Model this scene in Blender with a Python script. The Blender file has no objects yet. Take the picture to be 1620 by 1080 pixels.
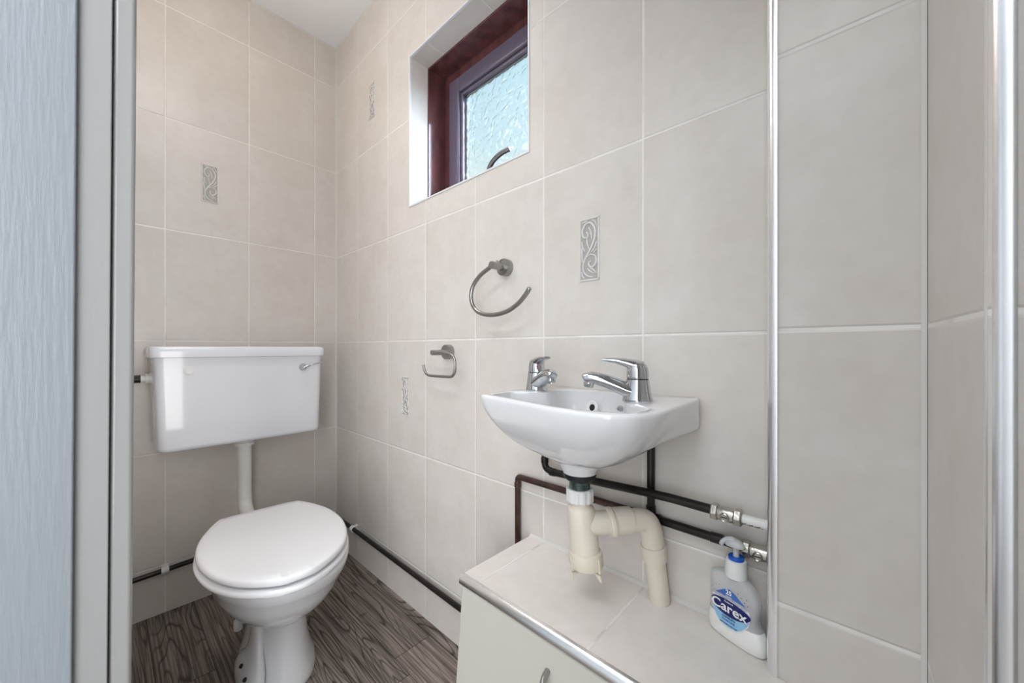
import bpy, bmesh, math, random
from mathutils import Vector, Matrix
random.seed(7)
S = bpy.context.scene
PI = math.pi
# ------------------------------------------------------------------ camera, world, lights, exposure
cam_d = bpy.data.cameras.new('camera'); cam = bpy.data.objects.new('camera', cam_d)
S.collection.objects.link(cam); S.camera = cam
cam_d.sensor_width = 36.0; cam_d.lens = 597/1620*36; cam_d.shift_y = 10/1620
cam_d.clip_start = 0.02
cam.location = (1.795, -0.733, 0.928)
cam.rotation_euler = (PI/2, 0, math.atan(554/597))

S.view_settings.view_transform = 'Standard'; S.view_settings.look = 'None'
S.view_settings.gamma = 1.0; S.view_settings.use_curve_mapping = False
S.view_settings.exposure = 0.06

W = bpy.data.worlds.new('sky'); S.world = W; W.use_nodes = True
wn = W.node_tree.nodes; wl = W.node_tree.links; wn.clear()
wo = wn.new('ShaderNodeOutputWorld'); wb = wn.new('ShaderNodeBackground')
tc = wn.new('ShaderNodeTexCoord'); sx = wn.new('ShaderNodeSeparateXYZ'); cr = wn.new('ShaderNodeValToRGB')
wl.new(tc.outputs['Generated'], sx.inputs[0]); wl.new(sx.outputs[2], cr.inputs[0]); wl.new(cr.outputs[0], wb.inputs[0]); wl.new(wb.outputs[0], wo.inputs[0])
cr.color_ramp.elements[0].position = 0.0; cr.color_ramp.elements[0].color = (.80, .82, .78, 1)
cr.color_ramp.elements[1].position = 0.75; cr.color_ramp.elements[1].color = (.62, .86, 1.0, 1)
e = cr.color_ramp.elements.new(0.36); e.color = (.92, .97, .84, 1)
e = cr.color_ramp.elements.new(0.47); e.color = (.68, .90, .98, 1)
wb.inputs[1].default_value = .98

def light(name, kind, loc, rot, energy, col, **k):
    d = bpy.data.lights.new(name, kind); d.energy = energy; d.color = col
    for a, v in k.items(): setattr(d, a, v)
    o = bpy.data.objects.new(name, d); S.collection.objects.link(o); o.location = loc; o.rotation_euler = rot
    return o
# bright overcast sun side of the sky coming down through the window
sun = light('sunlight', 'SUN', (0, 3, 4), (0, 0, 0), 38, (.76, .86, 1.0), angle=math.radians(95))
sun.rotation_euler = Vector((-.66, -.46, -.60)).to_track_quat('-Z', 'Y').to_euler()
# ceiling lamp of the room and an added unseen fill under the hallway ceiling
light('room_lamp', 'AREA', (.70, -.50, 2.26), (0, 0, 0), 1.6, (1.0, .985, .97), shape='DISK', size=.36, spread=math.radians(115))
light('room_lamp_side_glow', 'POINT', (.50, -.58, 2.03), (0, 0, 0), 2.9, (1.0, .92, .84), shadow_soft_size=.10)
light('hall_ceiling_fill', 'AREA', (1.85, -1.40, 2.30), (0, 0, 0), 21, (.93, .97, 1.0), shape='RECTANGLE', size=1.2, size_y=.6)
# added fill panel in the hallway, behind and to the right of the camera
hw_ = light('hall_fill_panel', 'AREA', (2.45, -2.05, .95), (0, 0, 0), 40, (.95, .97, 1.0), shape='RECTANGLE', size=1.3, size_y=1.8)
hw_.rotation_euler = Vector((-.62, .78, 0)).to_track_quat('-Z', 'Y').to_euler()

light('hall_end_fill', 'AREA', (3.15, -1.35, 1.2), (0, PI/2, 0), 4, (.95, .97, 1.0), shape='RECTANGLE', size=1.8, size_y=.7)  # added fill, brightens the toilet wall and cistern through the doorway

wl0 = light('low_wall_fill', 'AREA', (.86, -.705, .78), (0, 0, 0), 1.15, (1.0, .97, .95), shape='RECTANGLE', size=.28, size_y=.6, spread=math.radians(120))  # no fitting here: unseen fill added for the cistern and lower toilet wall
wl0.rotation_euler = Vector((-1, .08, 0)).to_track_quat('-Z', 'Y').to_euler()

# ------------------------------------------------------------------ materials
def newmat(name):
    m = bpy.data.materials.new(name); m.use_nodes = True
    return m, m.node_tree.nodes, m.node_tree.links, m.node_tree.nodes['Principled BSDF']
def mat(name, col, rough=.4, metal=0, bump=0, bscale=60, var=0, vscale=8, coat=0, spec=.5, trans=0, ior=1.45, stretch=None):
    m, n, l, b = newmat(name)
    b.inputs['Base Color'].default_value = (*col, 1); b.inputs['Roughness'].default_value = rough
    b.inputs['Metallic'].default_value = metal; b.inputs['Coat Weight'].default_value = coat
    b.inputs['Specular IOR Level'].default_value = spec; b.inputs['Transmission Weight'].default_value = trans
    b.inputs['IOR'].default_value = ior
    t = n.new('ShaderNodeTexCoord'); src = t.outputs['Object']
    if stretch:
        mp = n.new('ShaderNodeMapping'); mp.inputs['Scale'].default_value = stretch; l.new(src, mp.inputs[0]); src = mp.outputs[0]
    if var:
        z = n.new('ShaderNodeTexNoise'); z.inputs['Scale'].default_value = vscale; z.inputs['Detail'].default_value = 5
        l.new(src, z.inputs['Vector'])
        r = n.new('ShaderNodeValToRGB')
        r.color_ramp.elements[0].position = .3; r.color_ramp.elements[1].position = .7
        r.color_ramp.elements[0].color = (*[c*(1-var) for c in col], 1); r.color_ramp.elements[1].color = (*[min(1, c*(1+var)) for c in col], 1)
        l.new(z.outputs[0], r.inputs[0]); l.new(r.outputs[0], b.inputs['Base Color'])
    if bump:
        z = n.new('ShaderNodeTexNoise'); z.inputs['Scale'].default_value = bscale; z.inputs['Detail'].default_value = 4
        l.new(src, z.inputs['Vector'])
        bp = n.new('ShaderNodeBump'); bp.inputs['Strength'].default_value = bump; bp.inputs['Distance'].default_value = .002
        l.new(z.outputs[0], bp.inputs['Height']); l.new(bp.outputs[0], b.inputs['Normal'])
    return m

def M_(n, l, op, a, b=None, c=None):
    x = n.new('ShaderNodeMath'); x.operation = op
    for i, v in enumerate((a, b, c)):
        if v is None: continue
        if isinstance(v, (int, float)): x.inputs[i].default_value = v
        else: l.new(v, x.inputs[i])
    return x.outputs[0]

def tile_mat(name, ua, va, u0, du, v0, dv, gw=.0032, tint=(.705, .666, .628), gcol=(.87, .85, .82), rough=.33, gdark=0):
    """glazed beige wall tile, grout lines at u0+k*du and v0+k*dv on object axes ua, va"""
    m, n, l, b = newmat(name)
    t = n.new('ShaderNodeTexCoord'); s = n.new('ShaderNodeSeparateXYZ'); l.new(t.outputs['Object'], s.inputs[0])
    U = M_(n, l, 'DIVIDE', M_(n, l, 'SUBTRACT', s.outputs[ua], u0), du)
    V = M_(n, l, 'DIVIDE', M_(n, l, 'SUBTRACT', s.outputs[va], v0), dv)
    du_ = M_(n, l, 'MULTIPLY', M_(n, l, 'PINGPONG', U, .5), du)
    dv_ = M_(n, l, 'MULTIPLY', M_(n, l, 'PINGPONG', V, .5), dv)
    d = M_(n, l, 'MINIMUM', du_, dv_)
    mr = n.new('ShaderNodeMapRange'); l.new(d, mr.inputs[0])
    mr.inputs[1].default_value = gw/2-.0004; mr.inputs[2].default_value = gw/2+.0004
    hr = n.new('ShaderNodeMapRange'); l.new(d, hr.inputs[0]); hr.interpolation_type = 'SMOOTHSTEP'
    hr.inputs[1].default_value = gw/2-.0006; hr.inputs[2].default_value = gw/2+.0028
    cell = n.new('ShaderNodeCombineXYZ'); l.new(M_(n, l, 'FLOOR', U), cell.inputs[0]); l.new(M_(n, l, 'FLOOR', V), cell.inputs[1])
    wnz = n.new('ShaderNodeTexWhiteNoise'); l.new(cell.outputs[0], wnz.inputs[0])
    add = n.new('ShaderNodeVectorMath'); add.operation = 'MULTIPLY_ADD'
    l.new(wnz.outputs['Color'], add.inputs[0]); add.inputs[1].default_value = (7, 7, 7); l.new(t.outputs['Object'], add.inputs[2])
    z1 = n.new('ShaderNodeTexNoise'); z1.inputs['Scale'].default_value = 9; z1.inputs['Detail'].default_value = 6; z1.inputs['Roughness'].default_value = .6
    z2 = n.new('ShaderNodeTexNoise'); z2.inputs['Scale'].default_value = 42; z2.inputs['Detail'].default_value = 4
    l.new(add.outputs[0], z1.inputs['Vector']); l.new(add.outputs[0], z2.inputs['Vector'])
    r1 = n.new('ShaderNodeValToRGB'); r1.color_ramp.elements[0].position = .32; r1.color_ramp.elements[1].position = .68
    r1.color_ramp.elements[0].color = (tint[0]*.960, tint[1]*.945, tint[2]*.925, 1)
    r1.color_ramp.elements[1].color = (tint[0]*1.03, tint[1]*1.035, tint[2]*1.04, 1)
    l.new(z1.outputs[0], r1.inputs[0])
    r2 = n.new('ShaderNodeMapRange'); l.new(z2.outputs[0], r2.inputs[0])
    r2.inputs[1].default_value = .3; r2.inputs[2].default_value = .7; r2.inputs[3].default_value = .975; r2.inputs[4].default_value = 1.02
    tv = n.new('ShaderNodeMapRange'); l.new(wnz.outputs['Value'], tv.inputs[0]); tv.inputs[3].default_value = .975; tv.inputs[4].default_value = 1.02
    k = M_(n, l, 'MULTIPLY', r2.outputs[0], tv.outputs[0])
    sc = n.new('ShaderNodeVectorMath'); sc.operation = 'SCALE'; l.new(r1.outputs[0], sc.inputs[0]); l.new(k, sc.inputs['Scale'])
    # grout, dirty in places
    gz = n.new('ShaderNodeTexNoise'); gz.inputs['Scale'].default_value = 14; gz.inputs['Detail'].default_value = 3; l.new(t.outputs['Object'], gz.inputs['Vector'])
    gr = n.new('ShaderNodeValToRGB'); gr.color_ramp.elements[0].position = .50; gr.color_ramp.elements[1].position = .74
    gr.color_ramp.elements[0].color = (*gcol, 1); gr.color_ramp.elements[1].color = (*[c*(.82-gdark) for c in gcol], 1)
    l.new(gz.outputs[0], gr.inputs[0])
    mx = n.new('ShaderNodeMix'); mx.data_type = 'RGBA'; l.new(mr.outputs[0], mx.inputs[0]); l.new(gr.outputs[0], mx.inputs[6]); l.new(sc.outputs[0], mx.inputs[7])
    l.new(mx.outputs[2], b.inputs['Base Color'])
    rr = n.new('ShaderNodeMapRange'); l.new(mr.outputs[0], rr.inputs[0]); rr.inputs[3].default_value = .8; rr.inputs[4].default_value = rough
    l.new(rr.outputs[0], b.inputs['Roughness'])
    hh = M_(n, l, 'ADD', hr.outputs[0], M_(n, l, 'MULTIPLY', z2.outputs[0], .12))
    bp = n.new('ShaderNodeBump'); bp.inputs['Strength'].default_value = .7; bp.inputs['Distance'].default_value = .0012
    l.new(hh, bp.inputs['Height']); l.new(bp.outputs[0], b.inputs['Normal'])
    b.inputs['Specular IOR Level'].default_value = .4
    return m

ZT0, DZT = .9535, .3925
m_tileB = tile_mat('beige_tile_window_wall', 0, 2, .2165, .2513, ZT0, DZT)
m_tileA = tile_mat('beige_tile_toilet_wall', 1, 2, -.0965, .2465, ZT0, DZT)
m_tileC = tile_mat('beige_tile_boxing', 0, 2, 1.851, .2513, ZT0, DZT, gw=.0045)
m_tileD = tile_mat('beige_tile_right_wall', 1, 2, -.078, .2513, ZT0, DZT, gw=.0045)
m_ledge = tile_mat('beige_tile_ledge_lit', 0, 1, 1.226, .2520, .001, .40, gw=.0035, tint=(.84, .795, .755), gcol=(.90, .88, .85), rough=.28, gdark=.35)  # same tile as the walls, brighter light on the ledge put into the tint
m_reveal = tile_mat('beige_tile_reveal', 0, 2, .72, .2513, 1.739, DZT)

def floor_mat():
    m, n, l, b = newmat('grey_brown_wood_planks')
    t = n.new('ShaderNodeTexCoord'); s = n.new('ShaderNodeSeparateXYZ'); l.new(t.outputs['Object'], s.inputs[0])
    V = M_(n, l, 'DIVIDE', M_(n, l, 'ADD', s.outputs[1], .021), .1235)
    row = M_(n, l, 'FLOOR', V)
    w1 = n.new('ShaderNodeTexWhiteNoise'); w1.noise_dimensions = '1D'; l.new(row, w1.inputs['W'])
    U = M_(n, l, 'DIVIDE', M_(n, l, 'ADD', s.outputs[0], M_(n, l, 'MULTIPLY', w1.outputs[0], .9)), .92)
    col = M_(n, l, 'FLOOR', U)
    dv = M_(n, l, 'MULTIPLY', M_(n, l, 'PINGPONG', V, .5), .1235)
    du = M_(n, l, 'MULTIPLY', M_(n, l, 'PINGPONG', U, .5), .92)
    d = M_(n, l, 'MINIMUM', du, dv)
    seam = n.new('ShaderNodeMapRange'); l.new(d, seam.inputs[0]); seam.inputs[1].default_value = .0003; seam.inputs[2].default_value = .0016
    cc = n.new('ShaderNodeCombineXYZ'); l.new(row, cc.inputs[0]); l.new(col, cc.inputs[1])
    w2 = n.new('ShaderNodeTexWhiteNoise'); l.new(cc.outputs[0], w2.inputs[0])
    mp = n.new('ShaderNodeMapping'); l.new(t.outputs['Object'], mp.inputs[0]); mp.inputs['Scale'].default_value = (.75, 6.5, 1)
    of = n.new('ShaderNodeVectorMath'); of.operation = 'MULTIPLY_ADD'; l.new(w2.outputs['Color'], of.inputs[0]); of.inputs[1].default_value = (13, 13, 13); l.new(mp.outputs[0], of.inputs[2])
    # cathedral figure: contour bands of a stretched noise
    nz = n.new('ShaderNodeTexNoise'); l.new(of.outputs[0], nz.inputs['Vector']); nz.inputs['Scale'].default_value = 2.6; nz.inputs['Detail'].default_value = 1.0; nz.inputs['Roughness'].default_value = .3
    band = M_(n, l, 'PINGPONG', M_(n, l, 'MULTIPLY', nz.outputs[0], 15), .5)
    bl = n.new('ShaderNodeMapRange'); l.new(band, bl.inputs[0]); bl.inputs[1].default_value = 0.02; bl.inputs[2].default_value = .17; bl.inputs[3].default_value = .26; bl.inputs[4].default_value = 1
    # only in parts of each board
    pz = n.new('ShaderNodeTexNoise'); l.new(of.outputs[0], pz.inputs['Vector']); pz.inputs['Scale'].default_value = 1.1; pz.inputs['Detail'].default_value = 0
    pm = n.new('ShaderNodeMapRange'); l.new(pz.outputs[0], pm.inputs[0]); pm.inputs[1].default_value = .36; pm.inputs[2].default_value = .52
    figure = M_(n, l, 'ADD', M_(n, l, 'MULTIPLY', bl.outputs[0], pm.outputs[0]), M_(n, l, 'SUBTRACT', 1, pm.outputs[0]))
    # fine straight grain
    mp2 = n.new('ShaderNodeMapping'); l.new(t.outputs['Object'], mp2.inputs[0]); mp2.inputs['Scale'].default_value = (2.2, 95, 1)
    of2 = n.new('ShaderNodeVectorMath'); of2.operation = 'MULTIPLY_ADD'; l.new(w2.outputs['Color'], of2.inputs[0]); of2.inputs[1].default_value = (30, 30, 30); l.new(mp2.outputs[0], of2.inputs[2])
    fz = n.new('ShaderNodeTexNoise'); l.new(of2.outputs[0], fz.inputs['Vector']); fz.inputs['Scale'].default_value = 2.2; fz.inputs['Detail'].default_value = 4
    # knots
    mp3 = n.new('ShaderNodeMapping'); l.new(t.outputs['Object'], mp3.inputs[0]); mp3.inputs['Scale'].default_value = (9.5, 4.6, 1)
    vr = n.new('ShaderNodeTexVoronoi'); l.new(mp3.outputs[0], vr.inputs['Vector']); vr.inputs['Scale'].default_value = 1.3
    kn = n.new('ShaderNodeMapRange'); l.new(vr.outputs['Distance'], kn.inputs[0]); kn.inputs[1].default_value = .03; kn.inputs[2].default_value = .12; kn.inputs[3].default_value = .35; kn.inputs[4].default_value = 1
    ramp = n.new('ShaderNodeValToRGB'); l.new(fz.outputs[0], ramp.inputs[0])
    ramp.color_ramp.elements[0].position = .36; ramp.color_ramp.elements[0].color = (.105, .080, .068, 1)
    ramp.color_ramp.elements[1].position = .66; ramp.color_ramp.elements[1].color = (.345, .290, .250, 1)
    bt = n.new('ShaderNodeMapRange'); l.new(w2.outputs['Value'], bt.inputs[0]); bt.inputs[3].default_value = .74; bt.inputs[4].default_value = 1.22
    f = M_(n, l, 'MULTIPLY', M_(n, l, 'MULTIPLY', figure, kn.outputs[0]), M_(n, l, 'MULTIPLY', bt.outputs[0], seam.outputs[0]))
    sc = n.new('ShaderNodeVectorMath'); sc.operation = 'SCALE'; l.new(ramp.outputs[0], sc.inputs[0]); l.new(f, sc.inputs['Scale'])
    l.new(sc.outputs[0], b.inputs['Base Color']); b.inputs['Roughness'].default_value = .48
    bp = n.new('ShaderNodeBump'); bp.inputs['Strength'].default_value = .25; bp.inputs['Distance'].default_value = .001
    l.new(M_(n, l, 'MULTIPLY', fz.outputs[0], seam.outputs[0]), bp.inputs['Height']); l.new(bp.outputs[0], b.inputs['Normal'])
    return m
m_floor = floor_mat()

def glass_mat():
    """thin obscure glass: mostly see-through with a wrinkled surface that bends and scatters the daylight"""
    m, n, l, b = newmat('obscure_window_glass')
    t = n.new('ShaderNodeTexCoord')
    dist = n.new('ShaderNodeTexNoise'); l.new(t.outputs['Object'], dist.inputs['Vector']); dist.inputs['Scale'].default_value = 22; dist.inputs['Detail'].default_value = 2
    off = n.new('ShaderNodeVectorMath'); off.operation = 'MULTIPLY_ADD'; l.new(dist.outputs['Color'], off.inputs[0]); off.inputs[1].default_value = (.05, .05, .05); l.new(t.outputs['Object'], off.inputs[2])
    v = n.new('ShaderNodeTexVoronoi'); v.feature = 'DISTANCE_TO_EDGE'; l.new(off.outputs[0], v.inputs['Vector']); v.inputs['Scale'].default_value = 30
    mr = n.new('ShaderNodeMapRange'); l.new(v.outputs['Distance'], mr.inputs[0]); mr.inputs[2].default_value = .22
    z = n.new('ShaderNodeTexNoise'); l.new(t.outputs['Object'], z.inputs['Vector']); z.inputs['Scale'].default_value = 70; z.inputs['Detail'].default_value = 3
    h = M_(n, l, 'ADD', mr.outputs[0], M_(n, l, 'MULTIPLY', z.outputs[0], .6))
    bp = n.new('ShaderNodeBump'); bp.inputs['Strength'].default_value = .35; bp.inputs['Distance'].default_value = .003; l.new(h, bp.inputs['Height'])
    rf = n.new('ShaderNodeBsdfRefraction'); rf.inputs['Roughness'].default_value = .08; rf.inputs['IOR'].default_value = 1.15; rf.inputs[0].default_value = (.93, .97, .98, 1); l.new(bp.outputs[0], rf.inputs['Normal'])
    tr = n.new('ShaderNodeBsdfTransparent'); tr.inputs[0].default_value = (.95, .98, 1, 1)
    gl = n.new('ShaderNodeBsdfGlossy'); gl.inputs['Roughness'].default_value = .1; l.new(bp.outputs[0], gl.inputs['Normal'])
    mx = n.new('ShaderNodeMixShader'); mx.inputs[0].default_value = .5; l.new(tr.outputs[0], mx.inputs[1]); l.new(rf.outputs[0], mx.inputs[2])
    m2 = n.new('ShaderNodeMixShader'); m2.inputs[0].default_value = .05; l.new(mx.outputs[0], m2.inputs[1]); l.new(gl.outputs[0], m2.inputs[2])
    l.new(m2.outputs[0], n['Material Output'].inputs[0])
    return m
m_glass = glass_mat()

m_ceil = mat('white_ceiling_paint', (.90, .92, .95), .7, bump=.1, bscale=200)
m_ceram = mat('white_glazed_ceramic', (.78, .785, .80), .09, coat=.4)
m_cist = mat('white_cistern_ceramic', (.80, .825, .88), .10, coat=.4)
m_seat = mat('white_seat_plastic', (.88, .88, .90), .22)
m_wplas = mat('white_plastic', (.80, .80, .79), .35)
m_wpipe = mat('white_pipe_plastic', (.78, .78, .77), .32)
m_cream = mat('cream_waste_plastic', (.74, .68, .575), .32, var=.035, vscale=14)
m_creamd = mat('cream_fitting_plastic', (.72, .66, .55), .38, var=.05, vscale=20)
m_creamdoor = mat('cream_door_paint', (.57, .55, .49), .38, bump=.04, bscale=30)
m_chrome = mat('chrome', (.60, .615, .64), .06, 1)
m_trimchr = mat('chrome_trim', (.90, .91, .93), .24, 1)
m_brush = mat('brushed_nickel', (.37, .36, .35), .30, 1, bump=.06, bscale=90, stretch=(1, 1, 12))
m_nickel = mat('valve_nickel', (.50, .48, .43), .30, 1, bump=.35, bscale=140)
m_dark = mat('oxidised_copper_pipe', (.026, .021, .020), .34, .45, var=.5, vscale=30)
m_brown = mat('brown_copper_pipe', (.075, .044, .034), .36, .5, var=.4, vscale=25)
m_black = mat('black_rubber', (.012, .012, .013), .45)
m_hole = mat('dark_hole', (.015, .014, .013), .7)
m_green = mat('waste_thread_metal', (.22, .28, .27), .35, .8, var=.4, vscale=90)
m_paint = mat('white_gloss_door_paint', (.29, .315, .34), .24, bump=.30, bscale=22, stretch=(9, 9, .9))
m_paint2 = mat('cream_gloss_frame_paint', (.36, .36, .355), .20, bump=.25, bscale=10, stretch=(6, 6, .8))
m_wall_p = mat('hall_wall_paint', (.74, .76, .78), .6, bump=.05)
m_hallfl = mat('hall_carpet', (.30, .28, .26), .9, bump=.5, bscale=300)
m_wood = mat('mahogany_stain', (.120, .045, .045), .16, bump=.10, bscale=18, var=.30, vscale=9, coat=.5, stretch=(3, 3, 1))
m_sash = mat('dark_sash_gloss', (.135, .115, .165), .20, coat=.5)  # even dark violet-grey tone for sash and glazing bead
m_whitetrim = mat('white_edge_trim', (.80, .81, .83), .25)
m_seal = mat('white_sealant', (.70, .69, .66), .45)
m_motif = mat('motif_relief', (.70, .685, .66), .30)
m_motifb = mat('motif_recess', (.42, .405, .385), .45)
m_liquid = mat('white_hand_wash', (.90, .90, .88), .15, coat=.4)
m_pump = mat('translucent_pump_plastic', (.80, .81, .83), .25, trans=.35)
m_blue = mat('blue_collar_plastic', (.012, .10, .52), .3)
m_lblue = mat('label_light_blue', (.30, .56, .80), .35)
m_navy = mat('label_navy', (.010, .014, .14), .35)
m_mid = mat('label_mid_blue', (.06, .16, .50), .35)
m_label = mat('label_white', (.78, .79, .80), .35)
m_silver = mat('label_grey', (.38, .42, .50), .35)
m_red = mat('red_mark', (.45, .03, .015), .3)
m_steel = mat('window_handle_metal', (.28, .28, .30), .32, .9)

def bottle_mat():
    m, n, l, b = newmat('clear_bottle_plastic')
    tr = n.new('ShaderNodeBsdfTransparent'); tr.inputs[0].default_value = (1, 1, 1, 1)
    gl = n.new('ShaderNodeBsdfGlossy'); gl.inputs['Roughness'].default_value = .08
    df = n.new('ShaderNodeBsdfTranslucent'); df.inputs[0].default_value = (.97, .98, 1.0, 1)
    fr = n.new('ShaderNodeLayerWeight'); fr.inputs[0].default_value = .35
    a = n.new('ShaderNodeMixShader'); a.inputs[0].default_value = .48; l.new(tr.outputs[0], a.inputs[1]); d2 = n.new('ShaderNodeBsdfDiffuse'); d2.inputs[0].default_value = (.95, .96, .98, 1); ad = n.new('ShaderNodeMixShader'); ad.inputs[0].default_value = .85; l.new(df.outputs[0], ad.inputs[1]); l.new(d2.outputs[0], ad.inputs[2]); l.new(ad.outputs[0], a.inputs[2])
    c = n.new('ShaderNodeMixShader'); l.new(M_(n, l, 'MULTIPLY', fr.outputs['Fresnel'], .30), c.inputs[0]); l.new(a.outputs[0], c.inputs[1]); l.new(gl.outputs[0], c.inputs[2])
    l.new(c.outputs[0], n['Material Output'].inputs[0])
    return m
m_bottle = bottle_mat()

# ------------------------------------------------------------------ mesh helpers
def obj(name, bm, m, parent=None, smooth=True, bevel=0, seg=2, angle=40, sub=0):
    bmesh.ops.recalc_face_normals(bm, faces=bm.faces)
    me = bpy.data.meshes.new(name); bm.to_mesh(me); bm.free()
    o = bpy.data.objects.new(name, me); S.collection.objects.link(o)
    if m: me.materials.append(m)
    if parent: o.parent = parent
    if smooth:
        for p in me.polygons: p.use_smooth = True
        me.set_sharp_from_angle(angle=math.radians(angle))
    if bevel:
        b = o.modifiers.new('bevel', 'BEVEL'); b.width = bevel; b.segments = seg; b.limit_method = 'ANGLE'; b.angle_limit = math.radians(30)
        b.harden_normals = smooth
    if sub:
        s_ = o.modifiers.new('sub', 'SUBSURF'); s_.levels = s_.render_levels = sub
    return o
def B(): return bmesh.new()
def box(bm, x0, x1, y0, y1, z0, z1, mtx=None):
    vs = [bm.verts.new((x, y, z)) for z in (z0, z1) for y in (y0, y1) for x in (x0, x1)]
    if mtx:
        for v in vs: v.co = mtx @ v.co
    for f in ((0, 2, 3, 1), (4, 5, 7, 6), (0, 1, 5, 4), (2, 6, 7, 3), (0, 4, 6, 2), (1, 3, 7, 5)): bm.faces.new([vs[i] for i in f])
    return bm
def loft(bm, rings, cap0=True, cap1=True, closed=True):
    R = [[bm.verts.new(p) for p in r] for r in rings]
    for a, b in zip(R, R[1:]):
        n = len(a)
        for i in range(n if closed else n-1):
            bm.faces.new((a[i], a[(i+1) % n], b[(i+1) % n], b[i]))
    if cap0: bm.faces.new(R[0][::-1])
    if cap1: bm.faces.new(R[-1])
    return R
def frame_at(d):
    d = Vector(d).normalized()
    a = Vector((0, 0, 1)) if abs(d.z) < .9 else Vector((1, 0, 0))
    u = d.cross(a).normalized(); return u, d.cross(u).normalized()
def catmull(pts, n=8, closed=False):
    P = [Vector(p) for p in pts]; out = []; N = len(P)
    for i in range(N if closed else N-1):
        p0 = P[(i-1) % N] if closed or i else P[0]; p1 = P[i]; p2 = P[(i+1) % N]; p3 = P[(i+2) % N] if closed or i+2 < N else P[-1]
        for k in range(n):
            t = k/n
            out.append(.5*((2*p1)+(p2-p0)*t+(2*p0-5*p1+4*p2-p3)*t*t+(3*p1-p0-3*p2+p3)*t**3))
    if not closed: out.append(P[-1])
    return out
def tube(bm, pts, r, seg=20, caps=True):
    """sweep a circle along pts; r is a number or a list (r or (ru, rv))"""
    P = [Vector(p) for p in pts]; rings = []; u = None
    for i, p in enumerate(P):
        d = (P[min(i+1, len(P)-1)]-P[max(i-1, 0)]).normalized()
        if u is None: u, v = frame_at(d)
        else:
            u = (u-d*u.dot(d)).normalized(); v = d.cross(u)
        rr = r[i] if isinstance(r, (list, tuple)) else r
        ru, rv = rr if isinstance(rr, (list, tuple)) else (rr, rr)
        rings.append([p+u*math.cos(a)*ru+v*math.sin(a)*rv for a in [2*PI*k/seg for k in range(seg)]])
    loft(bm, rings, caps, caps); return bm
def lathe(bm, prof, o=(0, 0, 0), d=(0, 0, 1), seg=40, caps=True):
    """prof: list of (radius, distance along d)"""
    o = Vector(o); d = Vector(d).normalized(); u, v = frame_at(d)
    loft(bm, [[o+d*h+(u*math.cos(a)+v*math.sin(a))*max(r, 1e-5) for a in [2*PI*k/seg for k in range(seg)]] for r, h in prof], caps, caps)
    return bm
def bend(pts, rad, n=6):
    """polyline with rounded corners"""
    P = [Vector(p) for p in pts]; out = [P[0]]
    for a, b, c in zip(P, P[1:], P[2:]):
        d1 = (a-b).normalized(); d2 = (c-b).normalized()
        q1 = b+d1*min(rad, (a-b).length*.49); q2 = b+d2*min(rad, (c-b).length*.49)
        for k in range(n+1):
            t = k/n; out.append(q1*(1-t)**2+b*2*t*(1-t)+q2*t*t)
    out.append(P[-1]); return out
def sell(cx, cy, a, b, z, n=2.4, N=48, tx=0):
    """superellipse ring"""
    out = []
    for k in range(N):
        t = 2*PI*k/N; c, s = math.cos(t), math.sin(t)
        out.append(Vector((cx+a*abs(c)**(2/n)*math.copysign(1, c), cy+b*abs(s)**(2/n)*math.copysign(1, s), z)))
    return out
def prism(bm, poly, axis, a, b):
    """extrude 2D poly along axis between a and b"""
    def P(p, t):
        return {0: (t, p[0], p[1]), 1: (p[0], t, p[1]), 2: (p[0], p[1], t)}[axis]
    loft(bm, [[P(p, a) for p in poly], [P(p, b) for p in poly]]); return bm
def thing(name, label, cat, loc=(0, 0, 0), rotz=0, group=None):
    o = bpy.data.objects.new(name, None); S.collection.objects.link(o)
    o.location = loc; o.rotation_euler = (0, 0, rotz); o['label'] = label; o['category'] = cat
    if group: o['group'] = group
    o.empty_display_size = .05
    return o
def tag(o, label, cat, group=None):
    o['label'] = label; o['category'] = cat
    if group: o['group'] = group
    return o
def struct(name, bm, m, parent=None, **k):
    o = obj(name, bm, m, parent, **k)
    if not parent: o['kind'] = 'structure'
    return o
def lab(o, s): o['label'] = s; return o

# ------------------------------------------------------------------ the room
LX0_ = 1.18; ZC = 2.315; XR = 1.70; YN = -.7286
WX0, WX1, WZ0, WZ1 = .619, 1.176, 1.425, 1.959
struct('floor', box(B(), 0, 2.25, -.90, 0, -.05, 0), m_floor, smooth=False)
struct('ceiling', box(B(), 0, 2.25, -.90, 0, ZC, ZC+.05), m_ceil, smooth=False)
wl_ = struct('wall_left', box(B(), -.12, 0, -.90, .25, -.05, ZC+.05), m_tileA, smooth=False)
bm = B()
box(bm, 0, WX0, 0, .22, -.05, ZC+.05); box(bm, WX1, 2.25, 0, .22, -.05, ZC+.05)
box(bm, WX0, WX1, 0, .22, -.05, WZ0); box(bm, WX0, WX1, 0, .22, WZ1, ZC+.05)
wb_ = struct('wall_back', bm, m_tileB, smooth=False)
# boxed-in corner and the short right wall
bm = B(); prism(bm, [(XR+.004, -.0745), (1.853, -.0745), (1.853, -.001), (XR+.004, -.001)], 2, 0, ZC)
struct('wall_corner', bm, m_tileC, smooth=False)
bm = B(); prism(bm, [(1.851, 0), (1.851, -.0745), (1.8615, -.292), (1.8615, -.300), (1.872, -.3045), (2.25, -.3045), (2.25, 0)], 2, 0, ZC)
struct('wall_right', bm, m_tileD, smooth=False)
bm = B(); box(bm, 2.13, 2.25, -.90, -.3045, -.05, ZC+.05)
struct('wall_far_right', bm, m_wall_p, smooth=False)
bm = B(); box(bm, 0, 1.0, -.90, YN, 0, ZC); box(bm, 1.0, 2.13, -.90, YN, 2.02, ZC); box(bm, 1.93, 2.13, -.90, YN, 0, 2.02)
struct('wall_front', bm, m_tileB, smooth=False)
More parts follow.
